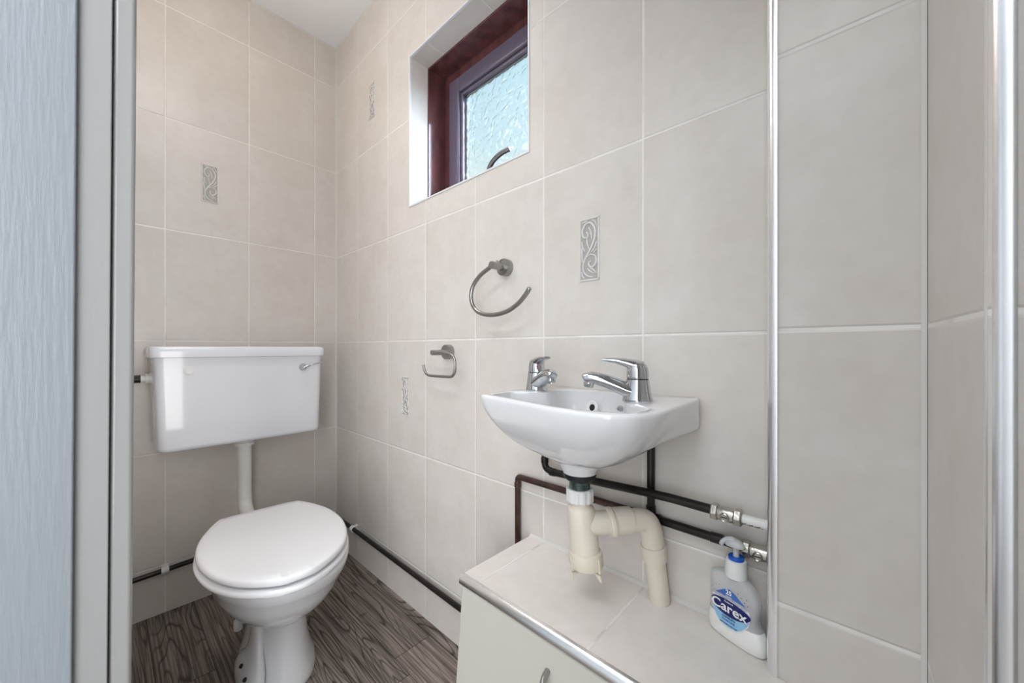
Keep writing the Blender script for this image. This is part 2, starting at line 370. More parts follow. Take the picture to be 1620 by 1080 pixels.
# hallway behind the camera
bm = B(); box(bm, -.2, 3.2, -2.3, -.90, -.05, 0); struct('floor_hall', bm, m_hallfl, smooth=False)
bm = B(); box(bm, -.2, 3.2, -2.3, -.90, ZC+.04, ZC+.09); struct('ceiling_hall', bm, m_ceil, smooth=False)
bm = B(); box(bm, -.2, 3.2, -2.4, -2.3, 0, ZC+.04); box(bm, -.3, -.2, -2.3, -.90, 0, ZC+.04); box(bm, 3.2, 3.3, -2.3, -.90, 0, ZC+.04); box(bm, 2.25, 3.2, -.90, -.80, 0, ZC+.04)
struct('wall_hall', bm, m_wall_p, smooth=False)
# sealant lines in the corners
bm = B(); prism(bm, [(0, 0), (.006, 0), (.0015, -.0015), (0, -.006)], 2, 0, ZC); struct('trim_1', bm, m_seal)
bm = B(); prism(bm, [(0, ZC), (.007, ZC), (0, ZC-.007)], 1, YN, 0)
prism(bm, [(0, ZC), (-.007, ZC), (0, ZC-.007)], 0, .0, XR); struct('trim_2', bm, m_seal)
bm = B(); prism(bm, [(1.8525, -.073), (1.846, -.0755), (1.8505, -.0795)], 2, .454, ZC); struct('trim_3', bm, m_seal)

bm = B(); prism(bm, [(-.0005, .0), (-.018, .0), (-.017, .0035), (-.006, .007), (-.0005, .018)], 0, 0.005, LX0_); struct('trim_6', bm, m_floor)
# corner trims: round-edged chrome tile trims
def corner_trim(name, cx, cy, r, z0, z1, a0, a1, leg, m=None):
    bm = B(); poly = [(cx+r*math.cos(a0+(a1-a0)*k/14), cy+r*math.sin(a0+(a1-a0)*k/14)) for k in range(15)]
    poly = poly+[(cx, cy)]
    prism(bm, poly, 2, z0, z1); return struct(name, bm, m or m_trimchr, angle=60)
corner_trim('trim_4', XR+.0035, -.0665, .0118, .454, ZC, PI*1.02, PI*1.56, 0)
corner_trim('trim_5', 1.8725, -.2935, .0118, 0, ZC, PI*.97, PI*1.53, 0)

# relief motifs set into single tiles
def motif(wall, cx, cz, axis, label):
    """axis 0: on the toilet wall (faces +X); 1: on the window wall (faces -Y)"""
    w, h = .0235, .068
    def T(u, v, d):
        return (d, cx+u, cz+v) if axis == 0 else (cx+u, -d, cz+v)
    def tb(bm, pts, r):
        q = catmull([(p[0], p[1], 0) for p in pts], 7); n = len(q)
        tube(bm, [T(p.x*w, p.y*h, .0014) for p in q], [r*(.55+.45*math.sin(PI*min(1, (i+2)/(n+2)))) for i in range(n)], 8)
    bm = B(); pb = [T(u, v, d) for d in (.0002, .0009) for u, v in ((-w, -h), (w, -h), (w, h), (-w, h))]
    loft(bm, [pb[:4], pb[4:]]); base = obj('motif_panel', bm, m_motifb, wall, smooth=False); lab(base, label)
    bm = B()
    e = .0022
    for u0, u1, v0, v1 in ((-w-e, w+e, h-e, h+e), (-w-e, w+e, -h-e, -h+e), (-w-e, -w+e, -h, h), (w-e, w+e, -h, h)):
        loft(bm, [[T(u, v, .0003) for u, v in ((u0, v0), (u1, v0), (u1, v1), (u0, v1))], [T(u, v, .0022) for u, v in ((u0+.0005, v0+.0005), (u1-.0005, v0+.0005), (u1-.0005, v1-.0005), (u0+.0005, v1-.0005))]])
    tb(bm, [(-.30, .58), (-.1, .48), (-.25, .38), (-.62, .44), (-.72, .64), (-.35, .84), (.2, .84), (.62, .62), (.60, .34), (.25, .05), (-.25, -.2), (-.62, -.48), (-.55, -.72), (-.1, -.88), (.45, -.92)], .0026)
    tb(bm, [(-.30, -.25), (.15, -.18), (.66, -.26), (.74, -.46), (.35, -.60), (.0, -.53), (.02, -.42), (.3, -.42)], .0024)
    for pts in ([(-.05, .72), (.2, .55), (.28, .32)], [(-.25, .36), (-.2, .2), (.0, .0)], [(-.8, .30), (-.7, .1), (-.45, -.05)], [(-.8, .08), (-.78, -.1), (-.7, -.4)],
                [(.8, .22), (.55, .0), (.2, -.12)], [(.85, -.02), (.6, -.1), (.45, -.14)], [(-.15, -.62), (.1, -.72), (.5, -.80)], [(.15, -.62), (.45, -.68), (.8, -.82)], [(-.75, .9), (-.5, .92), (-.2, .93)], [(.3, .93), (.6, .88), (.82, .72)], [(-.8, -.7), (-.72, -.85), (-.5, -.93)]):
        tb(bm, pts, .0018)
    obj('motif_scroll', bm, m_motif, base)
motif(wl_, -.466, 1.543, 0, 'grey relief scroll motif set in a tile above the cistern')
motif(wb_, .343, 1.925, 1, 'small relief scroll motif left of the window')
motif(wb_, 1.350, 1.147, 1, 'relief scroll motif above the wash basin')
motif(wb_, .592, .7545, 1, 'relief scroll motif below and left of the paper holder')

# ------------------------------------------------------------------ window
win = bpy.data.objects.new('window_1', None); S.collection.objects.link(win); win['kind'] = 'structure'; win.location = (.8975, 0, WZ0)
WP = Matrix.Translation((-.8975, 0, -WZ0))
def wobj(name, bm, m, parent=win, **k):
    bm.transform(WP); return obj(name, bm, m, parent, **k)
def ring_frame(bm, x0, x1, z0, z1, w, y0, y1):
    box(bm, x0, x0+w, y0, y1, z0, z1); box(bm, x1-w, x1, y0, y1, z0, z1)
    box(bm, x0+w, x1-w, y0, y1, z0, z0+w); box(bm, x0+w, x1-w, y0, y1, z1-w, z1)
    return bm
# tiled reveal lining
bm = B(); t = .004
box(bm, WX0, WX0+t, .001, .074, WZ0, WZ1); box(bm, WX1-t, WX1, .001, .074, WZ0, WZ1); box(bm, WX0, WX1, .001, .074, WZ1-t, WZ1); box(bm, WX0, WX1, .001, .074, WZ0, WZ0+t)
wr = obj('tiled_reveal', bm, m_reveal, win, smooth=False); wr.location = (-.8975, 0, -WZ0); lab(wr, 'pale tiled inner sides of the window opening')
bm = B(); e = .006
ring_frame(bm, WX0-.001, WX1+.001, WZ0-.001, WZ1+.001, e, -.003, .006)
wobj('edge_trim', bm, m_whitetrim, bevel=.0018)
bm = B(); ring_frame(bm, WX0+.002, WX1-.002, WZ0+.002, WZ1-.002, .007, .0745, .1500)
lab(wobj('wood_lining', bm, m_wood, bevel=.001), 'red-brown mahogany lining')
bm = B(); ring_frame(bm, WX0+.002, WX1-.002, WZ0+.002, WZ1-.002, .036, .1501, .20)
wobj('window_frame', bm, m_wood, bevel=.003, seg=3)
bm = B(); ring_frame(bm, WX0+.041, WX1-.041, WZ0+.041, WZ1-.041, .056, .142, .185)
sash = wobj('sash', bm, m_sash, bevel=.006, seg=4)
bm = B(); ring_frame(bm, WX0+.0975, WX1-.0975, WZ0+.0975, WZ1-.0975, .012, .152, .172)
wobj('glazing_bead', bm, m_sash, sash, bevel=.004, seg=3)
bm = B(); gx0, gx1, gz0, gz1 = WX0+.1090, WX1-.1090, WZ0+.1090, WZ1-.1090
box(bm, gx0, gx1, .168, .172, gz0, gz1)
wobj('pane', bm, m_glass, sash, smooth=False)
bm = B(); rnd = random.Random(3)
def ragged(p0, p1, inw, n=60):
    a, b = Vector(p0), Vector(p1); o0, o1 = [], []
    for i in range(n+1):
        p = a.lerp(b, i/n); w_ = .0060+rnd.random()*.0045+.0012*math.sin(i*.9)
        o0.append(p); o1.append(p+Vector(inw)*w_)
    for i in range(n):
        q = [o0[i], o0[i+1], o1[i+1], o1[i]]
        loft(bm, [[(v.x, .1664, v.y) for v in q], [(v.x, .1679, v.y) for v in q]])
ragged((gx0, gz0), (gx0, gz1), (1, 0)); ragged((gx1, gz0), (gx1, gz1), (-1, 0)); ragged((gx0, gz0), (gx1, gz0), (0, 1)); ragged((gx0, gz1), (gx1, gz1), (0, -1))
wobj('putty_line', bm, mat('grey_glazing_putty', (.20, .24, .24), .6, bump=.6, bscale=120), sash)
bm = B(); hp = catmull([(.888, .148, 1.487), (.893, .128, 1.496), (.908, .115, 1.512), (.935, .110, 1.527), (.968, .109, 1.536), (1.004, .110, 1.538)], 8)
tube(bm, hp, [(.0075, .0045)]*len(hp), 14); lathe(bm, [(.013, 0), (.013, .004), (.009, .008)], (.888, .142, 1.487), (0, -1, 0), 24)
box(bm, .874, .902, .137, .1415, 1.468, 1.512)
lab(wobj('window_handle', bm, m_steel, win), 'curved grey metal lever at the bottom of the window')

# ------------------------------------------------------------------ doorway the camera looks through (left jamb in view)
door = bpy.data.objects.new('door_1', None); S.collection.objects.link(door); door['kind'] = 'structure'; door.location = (1.03, -.80, 0)
SH = Matrix.Identity(4); SH[1][2] = .0054; SH[1][3] = -.0054*.928
def dobj(name, bm, m, **k):
    bm.transform(Matrix.Translation((-1.03, .80, 0)) @ SH); return obj(name, bm, m, door, **k)
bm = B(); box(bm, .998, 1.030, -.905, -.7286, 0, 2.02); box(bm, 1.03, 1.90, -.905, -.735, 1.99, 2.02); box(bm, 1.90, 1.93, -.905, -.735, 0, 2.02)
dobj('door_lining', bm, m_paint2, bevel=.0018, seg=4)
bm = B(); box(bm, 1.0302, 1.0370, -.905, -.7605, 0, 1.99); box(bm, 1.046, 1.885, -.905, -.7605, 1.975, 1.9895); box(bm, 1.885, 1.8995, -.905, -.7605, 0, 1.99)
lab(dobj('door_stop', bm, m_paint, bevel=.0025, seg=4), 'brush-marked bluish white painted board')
bm = B(); box(bm, .955, 1.0255, -.7284, -.7045, 0, 2.07); 
dobj('architrave', bm, m_paint2, bevel=.006, seg=5)

# ------------------------------------------------------------------ pipe boxing ledge and cupboard
LX0, LX1, LY, LZ = 1.180, 1.8515, -.2235, .454
bm = B(); prism(bm, [(LX0, -.001), (XR+.003, -.001), (XR+.003, -.0755), (LX1-.001, -.0755), (LX1+.006, LY), (LX0, LY)], 2, LZ-.022, LZ)
ledge = obj('tiled_shelf', bm, m_ledge, smooth=False)
tag(ledge, 'beige tiled ledge with a chrome front edge below the wash basin', 'shelf')
bm = B(); poly = [(LY+.006, LZ-.011)]+[(LY+.0045+.0130*math.cos(a), LZ-.0120+.0130*math.sin(a)) for a in [PI*.5+PI*.62*k/14 for k in range(15)]]+[(LY+.006, LZ-.022)]
prism(bm, poly, 0, LX0-.001, LX1+.004); obj('chrome_edge_trim', bm, m_trimchr, ledge, angle=60)
bm = B(); prism(bm, [(0.0005, 0), (-.007, 0), (0, .005)], 0, LX0, XR); bm.transform(Matrix.Translation((0, -.0005, LZ)))
obj('sealant_bead', bm, m_seal, ledge)
cup = thing('cupboard', 'cream cupboard under the beige tiled ledge', 'cupboard', (1.50, -.13, 0))
def cobj(name, bm, m, parent=cup, **k):
    bm.transform(Matrix.Translation((-1.50, .13, 0))); return obj(name, bm, m, parent, **k)
bm = B(); box(bm, LX0+.004, LX0+.022, -.205, -.024, 0, LZ-.023); box(bm, 1.82, 1.838, -.205, -.08, 0, LZ-.023); box(bm, LX0+.022, 1.82, -.10, -.08, .0, LZ-.023); box(bm, LX0+.022, 1.82, -.205, -.10, .05, .068)
cobj('carcass', bm, m_creamdoor, bevel=.001)
LEAN = Matrix.Translation((0, -.208, LZ-.0235)) @ Matrix.Rotation(math.radians(-5), 4, 'X')
bm = B(); box(bm, LX0+.001, 1.835, -.018, 0, -.405, -.001, LEAN)
dr = cobj('door', bm, m_creamdoor, bevel=.004, seg=3)
bm = B(); hb = catmull([(1.400, -.018, -.032), (1.403, -.034, -.036), (1.409, -.044, -.050), (1.412, -.046, -.085), (1.409, -.044, -.120), (1.403, -.034, -.134), (1.400, -.018, -.138)], 6)
tube(bm, hb, .0048, 14); bm.transform(LEAN @ Matrix.Translation((.010, 0, -.012))); cobj('handle', bm, m_brush, dr)

# ------------------------------------------------------------------ toilet
TO = Vector((.20, -.385, 0)); TA = -.072
toi = thing('toilet', 'white toilet with a closed lid below the wall cistern', 'toilet', TO, -.036)
def seat_ring(z, grow=0, back=.200, front=.668, hw=.168, N=64, bw=.102):
    """D-like lid outline: straight hinge end, egg shaped front"""
    pts = [(back-grow*.6, bw+grow*.3), (back+.055, .134+grow), (back+.14, hw-.006+grow), (back+.23, hw+.001+grow), (back+.320, hw-.0145+grow), (back+.390, hw-.047+grow*.9), (back+.435, hw-.089+grow*.8), (back+.461, hw-.133+grow*.7), (front+grow, 0)]
    full = pts+[(x, -y) for x, y in pts[-2::-1]]
    q = catmull([(x, y, z) for x, y in full], 8)
    # rounded hinge corners: pull the first/last few points
    q = q[1:-1]
    q = [Vector((back-grow*.6+.004, bw-.012, z))]+q+[Vector((back-grow*.6+.004, -bw+.012, z))]
    q = [Vector((back-grow*.6, bw-.03, z))]+q+[Vector((back-grow*.6, -bw+.03, z))]
    return q
bm = B()
prof = [(-.024, .4030), (-.006, .4032), (-.001, .4055), (0, .409), (0, .412), (-.0012, .4155), (-.004, .4185), (-.009, .4203)]
rs = [seat_ring(z, g) for g, z in prof]
for f, z in ((.90, .4213), (.7, .4222), (.35, .4228)):
    rs.append([Vector((.43+(v.x-.43)*f, v.y*f, z)) for v in seat_ring(0, -.009)])
loft(bm, rs); o_ = obj('lid', bm, m_seat, toi, angle=50); o_.rotation_euler = (0, 0, TA+.036)
bm = B()
prof = [(-.014, .3800), (-.002, .3805), (.0030, .3835), (.0042, .388), (.0030, .3925), (-.002, .3952), (-.020, .3958)]
loft(bm, [seat_ring(z, g) for g, z in prof]); o_ = obj('seat', bm, m_seat, toi, angle=50); o_.rotation_euler = (0, 0, TA+.036)
for y in (-.062, .062):
    bm = B(); lathe(bm, [(.0, -.02), (.010, -.02), (.010, .02), (.0, .02)], (.196, y, .398), (0, 1, 0), 20); lathe(bm, [(.013, .372), (.013, .392)], (.196, y, 0), (0, 0, 1), 20)
    o_ = obj('hinge', bm, m_wplas, toi); o_.rotation_euler = (0, 0, TA+.036)
def pan_ring(z, xb, xf, hw, n=2.2, N=56, yo=0):
    cx = (xb+xf)/2; a = (xf-xb)/2; out = []
    for k in range(N):
        t = 2*PI*k/N; c, s = math.cos(t), math.sin(t)
        x = cx+a*abs(c)**(2/n)*math.copysign(1, c)
        w = hw*(1-.10*((c+1)/2-.5)) if c > 0 else hw
        out.append(Vector((x, yo+w*abs(s)**(2/n)*math.copysign(1, s), z)))
    return out
bm = B()
P = [(.000, .14, .470, .092), (.012, .14, .472, .093), (.03, .145, .468, .088), (.06, .15, .458, .078), (.10, .16, .450, .071), (.14, .165, .447, .068), (.165, .165, .448, .068), (.178, .165, .452, .071),
     (.188, .16, .468, .082), (.205, .15, .498, .099), (.235, .145, .540, .120), (.27, .145, .580, .138), (.30, .15, .603, .149), (.325, .15, .618, .155), (.332, .15, .624, .158), (.345, .15, .634, .1605), (.365, .15, .643, .1625), (.374, .152, .645, .1615), (.379, .158, .640, .157)]
loft(bm, [pan_ring(z, xb, xf, hw, yo=.014*max(0, min(1, (.27-z)/.12))) for z, xb, xf, hw in P])
pan = obj('pan', bm, m_ceram, toi, angle=60)
# screw-down feet at the sides of the pedestal
for s in (-1,):
    bm = B(); rings = []
    for z, x0, x1, y0, y1 in ((0, .24, .465, .050, .128), (.010, .24, .468, .050, .130), (.030, .25, .462, .050, .127), (.050, .27, .452, .050, .118), (.065, .29, .444, .050, .106), (.080, .30, .430, .050, .096), (.105, .31, .410, .048, .088), (.14, .32, .398, .045, .084), (.19, .30, .40, .045, .083)):
        kk = 1 if s < 0 else .34; ky = .72 if s < 0 else .62
        rings.append([Vector((p.x, s*p.y*ky, z*kk)) for p in sell((x0+x1)/2, (y0+y1)/2, (x1-x0)/2, (y1-y0)/2, 0, 2.3, 28)])
    loft(bm, rings); obj('foot', bm, m_ceram, pan, angle=60)
    for x, y, z in ((.352, .0815, .056), (.405, .0825, .052)) if s < 0 else ():
        bm = B(); lathe(bm, [(.0001, -.002), (.0052, -.002), (.0052, .0035), (.0001, .0036)], (x, s*y, z), (.25, s*.55, .8), 16)
        lab(obj('screw_hole', bm, m_hole, pan), 'dark empty screw hole')
bm = B(); tube(bm, bend([(.17, -.0, .19), (.05, 0, .19), (-.168, 0.0, .19)], .04), .052, 32)
lathe(bm, [(.060, 0), (.062, .006), (.062, .05), (.058, .056)], (.10, 0, .19), (-1, 0, 0), 32)
obj('soil_connector', bm, m_wplas, toi)
bm = B(); lathe(bm, [(.011, 0), (.0115, .004), (.0115, .026), (.0095, .029)], (.232, -.070, .088), (0, 0, 1), 20)
obj('outlet_stub', bm, m_wplas, toi)

# ------------------------------------------------------------------ cistern
CY = -.384
cis = thing('cistern', 'white wall-hung ceramic cistern with a chrome flush lever', 'cistern', (.0, CY, .595))
def cobj2(name, bm, m, parent=cis, **k):
    bm.transform(Matrix.Translation((0, -CY, -.595))); return obj(name, bm, m, parent, **k)
def rr_ring(x0, x1, y0, y1, z, r, n=6):
    pts = []
    for cx, cy, a0 in ((x1-r, y1-r, 0), (x0+.004, y1-.004, PI/2), (x0+.004, y0+.004, PI), (x1-r, y0+r, 1.5*PI)):
        rr = r if cx > x0+.02 else .004
        for k in range(n+1):
            a = a0+PI/2*k/n; pts.append(Vector((cx+rr*math.cos(a), cy+rr*math.sin(a), z)))
    return pts
bm = B(); rings = []
for z, t, ins in ((.594, .0, .014), (.5965, 0, .007), (.602, .02, .002), (.610, .04, 0), (.70, .35, 0), (.80, .70, 0), (.896, 1, 0)):
    hw = .2395+.0085*t; rings.append(rr_ring(.004, .196+.004*t-ins, CY-hw+ins, CY+hw-ins, z, .024))
loft(bm, rings); cobj2('cistern_body', bm, m_cist, angle=50)
bm = B(); rings = []
for z, g in ((.8965, -.003), (.8975, .0), (.905, .0012), (.922, .0005), (.9275, -.0015), (.931, -.006), (.9325, -.016), (.9335, -.05)):
    rings.append(rr_ring(.002, .210+g, CY-.2585-g*.6, CY+.2565+g*.6, z, .028))
loft(bm, rings); cobj2('cistern_lid', bm, m_cist, angle=50)
bm = B(); lathe(bm, [(.0165, 0), (.0165, .0025), (.014, .004), (.0105, .0045), (.0105, .007), (.009, .0082)], (.1965, -.549, .853), (1, 0, 0), 32)
cobj2('overflow_plug', bm, m_wplas, angle=35)
bm = B(); lathe(bm, [(.015, 0), (.0148, .004), (.012, .010), (.009, .0145), (.007, .022)], (.197, -.210, .853), (1, 0, 0), 28)
lv = catmull([(.215, -.212, .852), (.219, -.200, .857), (.222, -.172, .866), (.223, -.135, .875), (.222, -.118, .878)], 6)
tube(bm, lv, [(.0062, .0052)]*8+[(.0055, .0028)]*(len(lv)-10)+[(.0065, .0026)]*2, 14)
lab(cobj2('flush_lever', bm, m_chrome), 'chrome flush lever')
bm = B(); o_ = (.10, CY-.246, .828)
lathe(bm, [(.017, 0), (.017, .006), (.0145, .0065), (.0145, .010), (.016, .0105), (.016, .015), (.0105, .0155), (.0105, .0265)], o_, (0, -1, 0), 6*3)
cobj2('inlet_nut', bm, m_wplas, angle=30)
bm = B(); lathe(bm, [(.0125, .0265), (.0125, .042), (.0080, .0425), (.008, .08)], o_, (0, -1, 0), 24)
lab(cobj2('inlet_coupling', bm, m_dark), 'dark coupling on the water inlet')
# flush pipe
fp = thing('flush_pipe', 'white flush pipe between the cistern and the toilet', 'pipe', (.09, -.3765, .25))
def fobj(name, bm, m):
    bm.transform(Matrix.Translation((-.09, .3765, -.25))); return obj(name, bm, m, fp)
bm = B(); tube(bm, bend([(.09, -.3765, .592), (.09, -.3765, .46), (.092, -.378, .40), (.12, -.381, .33), (.245, -.387, .325)], .06, 10), .0225, 32)
fobj('pipe', bm, m_wpipe)
bm = B(); lathe(bm, [(.0235, .5625), (.0330, .563), (.0330, .575), (.0300, .5755), (.0300, .5925)], (.09, -.3765, 0), (0, 0, 1), 14)
fobj('collar_nut', bm, m_wplas)

# ------------------------------------------------------------------ low heating pipes and clips
hp_ = thing('copper_pipe', 'dark copper pipe running low around both tiled walls behind the toilet', 'pipe', (0, 0, .16))
bm = B(); pts = bend([(.020, -.727, .152), (.020, -.50, .160), (.020, -.020, .163), (.50, -.020, .160), (1.178, -.020, .157)], .03, 8)
tube(bm, pts, .0082, 18); bm.transform(Matrix.Translation((0, 0, -.16))); obj('pipe', bm, m_dark, hp_)
def clip_mesh():
    bm = B(); pts = []
    for k in range(13):
        a = -PI*.15+PI*1.3*k/12; pts.append((.0112*math.sin(a)*-1, .0112*math.cos(a)))
    outer = [(.0125*math.cos(a), .0125*math.sin(a)) for a in [-PI*.75+PI*1.5*k/16 for k in range(17)]]
    inner = [(.0089*math.cos(a), .0089*math.sin(a)) for a in [PI*.75-PI*1.5*k/16 for k in range(17)]]
    prism(bm, outer+inner, 1, -.010, .010); box(bm, -.0195, -.0095, -.010, .010, -.012, .012)
    return bm
c1 = obj('pipe_clip', clip_mesh(), m_wplas, bevel=.0006); c1.location = (.020, -.592, .1568)
tag(c1, 'white plastic pipe clip on the dark pipe left of the toilet', 'pipe clip', 'white pipe clips')
c2 = c1.copy(); S.collection.objects.link(c2); c2.location = (.215, -.020, .1618); c2.rotation_euler = (0, 0, -PI/2)
tag(c2, 'white plastic pipe clip beside the right edge of the toilet seat', 'pipe clip', 'white pipe clips')

# ------------------------------------------------------------------ wash basin
bas = thing('wash_basin', 'small white ceramic wall basin with two chrome taps on it', 'wash basin', (1.415, 0, .70))
BC = Vector((1.412, -.140)); BZ = .838
TX = 1.4145
def polar(poly, N=120, c=BC):
    """radii of a closed outline seen from c at N even angles"""
    out = []; n = len(poly)
    for k in range(N):
        a = 2*PI*k/N; d = Vector((math.cos(a), math.sin(a))); best = 0
        for i in range(n):
            p = Vector(poly[i][:2])-c; q = Vector(poly[(i+1) % n][:2])-c; e_ = q-p
            den = d.x*e_.y-d.y*e_.x
            if abs(den) < 1e-12: continue
            t_ = (p.x*e_.y-p.y*e_.x)/den; s_ = (p.x*d.y-p.y*d.x)/den
            if t_ > 0 and -1e-6 <= s_ <= 1+1e-6: best = max(best, t_)
        out.append(best)
    return out
def round_poly(pts):
    """pts: (x, y, radius)"""
    out = []; n = len(pts)
    for i in range(n):
        a, b, c = (Vector(pts[(i+j) % n][:2]) for j in (-1, 0, 1)); r = pts[i][2]
        d1 = (a-b).normalized(); d2 = (c-b).normalized(); q1, q2 = b+d1*r, b+d2*r
        for k in range(7):
            t_ = k/6; out.append(q1*(1-t_)**2+b*2*t_*(1-t_)+q2*t_*t_)
    return out
rim = round_poly([(1.246, -.0005, .006), (1.582, -.0005, .012), (1.591, -.225, .045), (1.545, -.279, .05), (1.47, -.279, .03), (1.345, -.252, .04), (1.246, -.238, .012)])
opn = round_poly([(1.335, -.052, .03), (1.487, -.052, .03), (1.500, -.160, .05), (1.567, -.180, .02), (1.562, -.245, .03), (1.47, -.264, .03), (1.345, -.240, .04), (1.264, -.224, .014), (1.264, -.160, .015), (1.325, -.140, .04)])
NB = 144; RR = polar(rim, NB); RO = polar(opn, NB)
def bring(radf, z):
    return [Vector((BC.x+radf(k)*math.cos(2*PI*k/NB), BC.y+radf(k)*math.sin(2*PI*k/NB), z(k) if callable(z) else z)) for k in range(NB)]
def backness(k):
    y = BC.y+RR[k]*math.sin(2*PI*k/NB); return (lambda q: q*q*(3-2*q))(max(0, min(1, (y+.155)/.14)))
HB = .838-.7255
bm = B(); rings = []
for t_ in [0, .03, .06, .10]+[.10+.90*i/22 for i in range(1, 23)]:
    def rad(k, t_=t_):
        p = 1.65; h = (1-t_**p)**(1/p) if t_ < 1 else 0
        w = backness(k); hb_ = 1 if t_ < .45 else max(0, 1-((t_-.45)/.55)**1.05)
        h = h*(1-w)+hb_*w
        return .034+(RR[k]-.034)*h
    rings.append(bring(rad, BZ-.004-HB*t_))
outer = rings[::-1]
seq = outer+[bring(lambda k: RR[k]-.0015, BZ-.0012), bring(lambda k: RR[k]-.0045, BZ), bring(lambda k: RO[k]+.004 if RR[k]-RO[k] > .012 else RR[k]-.0055, BZ), bring(lambda k: min(RO[k], RR[k]-.008), BZ-.001)]
for t_ in [.04, .10]+[.10+.90*i/16 for i in range(1, 17)]:
    def rad2(k, t_=t_):
        p = 2.5; h = (1-t_**p)**(1/p) if t_ < 1 else 0
        r0 = min(RO[k], RR[k]-.008)
        return .020+(r0-.020)*h
    seq.append(bring(rad2, BZ-.001-.100*t_))
seq.append(bring(lambda k: .018, BZ-.103))
loft(bm, seq); bm.transform(Matrix.Translation((-1.415, 0, -.70)))
bowl = obj('basin_bowl', bm, m_ceram, bas, angle=55)
def bobj(name, bm, m, parent=bas, **k):
    bm.transform(Matrix.Translation((-1.415, 0, -.70))); return obj(name, bm, m, parent, **k)
bm = B(); lathe(bm, [(.040, .736), (.0385, .726), (.0355, .712), (.0315, .704), (.0305, .7005)], (TX, -.140, 0), (0, 0, 1), 40)
bobj('waste_boss', bm, m_ceram)
bm = B(); lathe(bm, [(.0065, .001), (.0125, .0005), (.0140, .002), (.0138, .004), (.0120, .005), (.0068, .004), (.0065, .001)], (1.400, -.0685, .808), (-.1, -.95, .25), 32, caps=False)
lab(bobj('overflow_ring', bm, m_wplas), 'pale ring round the overflow hole')
bm = B(); lathe(bm, [(.0001, .001), (.0072, .001), (.0072, .0016), (.0001, .0018)], (1.400, -.0695, .808), (-.1, -.95, .25), 24)
lab(bobj('overflow_hole', bm, m_hole), 'dark overflow hole')
bm = B(); lathe(bm, [(.006, 0), (.006, .004), (.0035, .009), (.0001, .0095)], (1.4615, -.0715, .8135), (-.1, -.97, .1), 20)
lab(bobj('chain_stay', bm, m_chrome), 'small chrome chain stay')
bm = B(); lathe(bm, [(.0001, .7362), (.010, .7362), (.0195, .7375), (.021, .7362)], (1.412, -.140, 0), (0, 0, 1), 32)
bobj('waste_outlet', bm, m_chrome)

# ------------------------------------------------------------------ taps
def make_tap(label, loc, rotz, mark=None):
    t = thing('basin_tap', label, 'tap', loc, rotz, 'chrome basin taps')
    bm = B()
    R_ = []
    for z, a, b in ((0, .0245, .0225), (.0015, .0255, .0235), (.006, .0245, .0225), (.015, .0222, .0208), (.025, .0205, .0196), (.034, .0192, .0188), (.0375, .0188, .0185)):
        R_.append(sell(0, 0, a, b, z, 2.0, 36))
    loft(bm, R_)
    sp = catmull([(-.002, 0, .016), (.014, 0, .0185), (.034, 0, .0265), (.056, 0, .0345), (.074, 0, .0385), (.084, 0, .0375), (.0895, 0, .035)], 6)
    n = len(sp); rr = []
    for i in range(n):
        f = i/(n-1); r = .0185*(1-f)+.0108*f if f < .8 else .0118-(f-.8)*.012
        ru = r*1.02; rv = .0145*(1-f)+.0088*f
        if f > .9: ru *= math.sqrt(max(.02, 1-((f-.9)/.1)**2*.9)); rv *= math.sqrt(max(.02, 1-((f-.9)/.1)**2*.9))
        rr.append((ru, rv))
    tube(bm, sp, rr, 26)
    obj('tap_body', bm, m_chrome, t, angle=55)
    bm = B(); lathe(bm, [(.0098, -.008), (.0102, .002), (.0098, .0035), (.0090, .0042), (.0088, .011), (.0075, .0125), (.0072, .010)], (.079, 0, .0345), (.16, 0, -1), 28)
    obj('aerator', bm, m_chrome, t, angle=40)
    bm = B(); lathe(bm, [(.0172, .0372), (.0172, .0392)], (0, 0, 0), (0, 0, 1), 32); lab(obj('cartridge_gap', bm, m_black, t), 'dark gap under the lever cap')
    bm = B(); R_ = []
    for z, a, ox in ((.039, .0176, 0), (.041, .0180, 0), (.050, .0178, 0), (.057, .0170, .0005), (.062, .0155, .0015), (.0660, .0115, .003), (.0680, .006, .004), (.0686, .001, .004)):
        R_.append(sell(ox, 0, a, a*.96, z, 2.1, 36))
    loft(bm, R_)
    lv = catmull([(-.006, 0, .056), (.008, 0, .0615), (.022, 0, .0655), (.036, 0, .0685), (.050, 0, .0695), (.0585, 0, .0705)], 6); n = len(lv)
    tube(bm, lv, [((.0150*(1-i/(n-1))+.0075*i/(n-1)), (.0100*(1-i/(n-1))**1.5+.0026)) for i in range(n)], 22)
    cap = obj('tap_lever', bm, m_chrome, t, angle=55)
    if mark:
        bm = B(); lathe(bm, [(.0001, .001), (.0024, .0008), (.0025, -.001)], mark, (math.cos(-.35), math.sin(-.35), 0.0), 16)
        lab(obj('hot_mark', bm, m_red, cap), 'small red dot')
    return t
make_tap('chrome lever tap with a red dot, at the left end of the basin', (1.290, -.112, BZ), math.atan2(-.042, .070), (.0158, -.0058, .051))
make_tap('chrome lever tap at the right end of the basin, spout pointing left', (1.519, -.126, BZ), math.atan2(-.040, -.072))

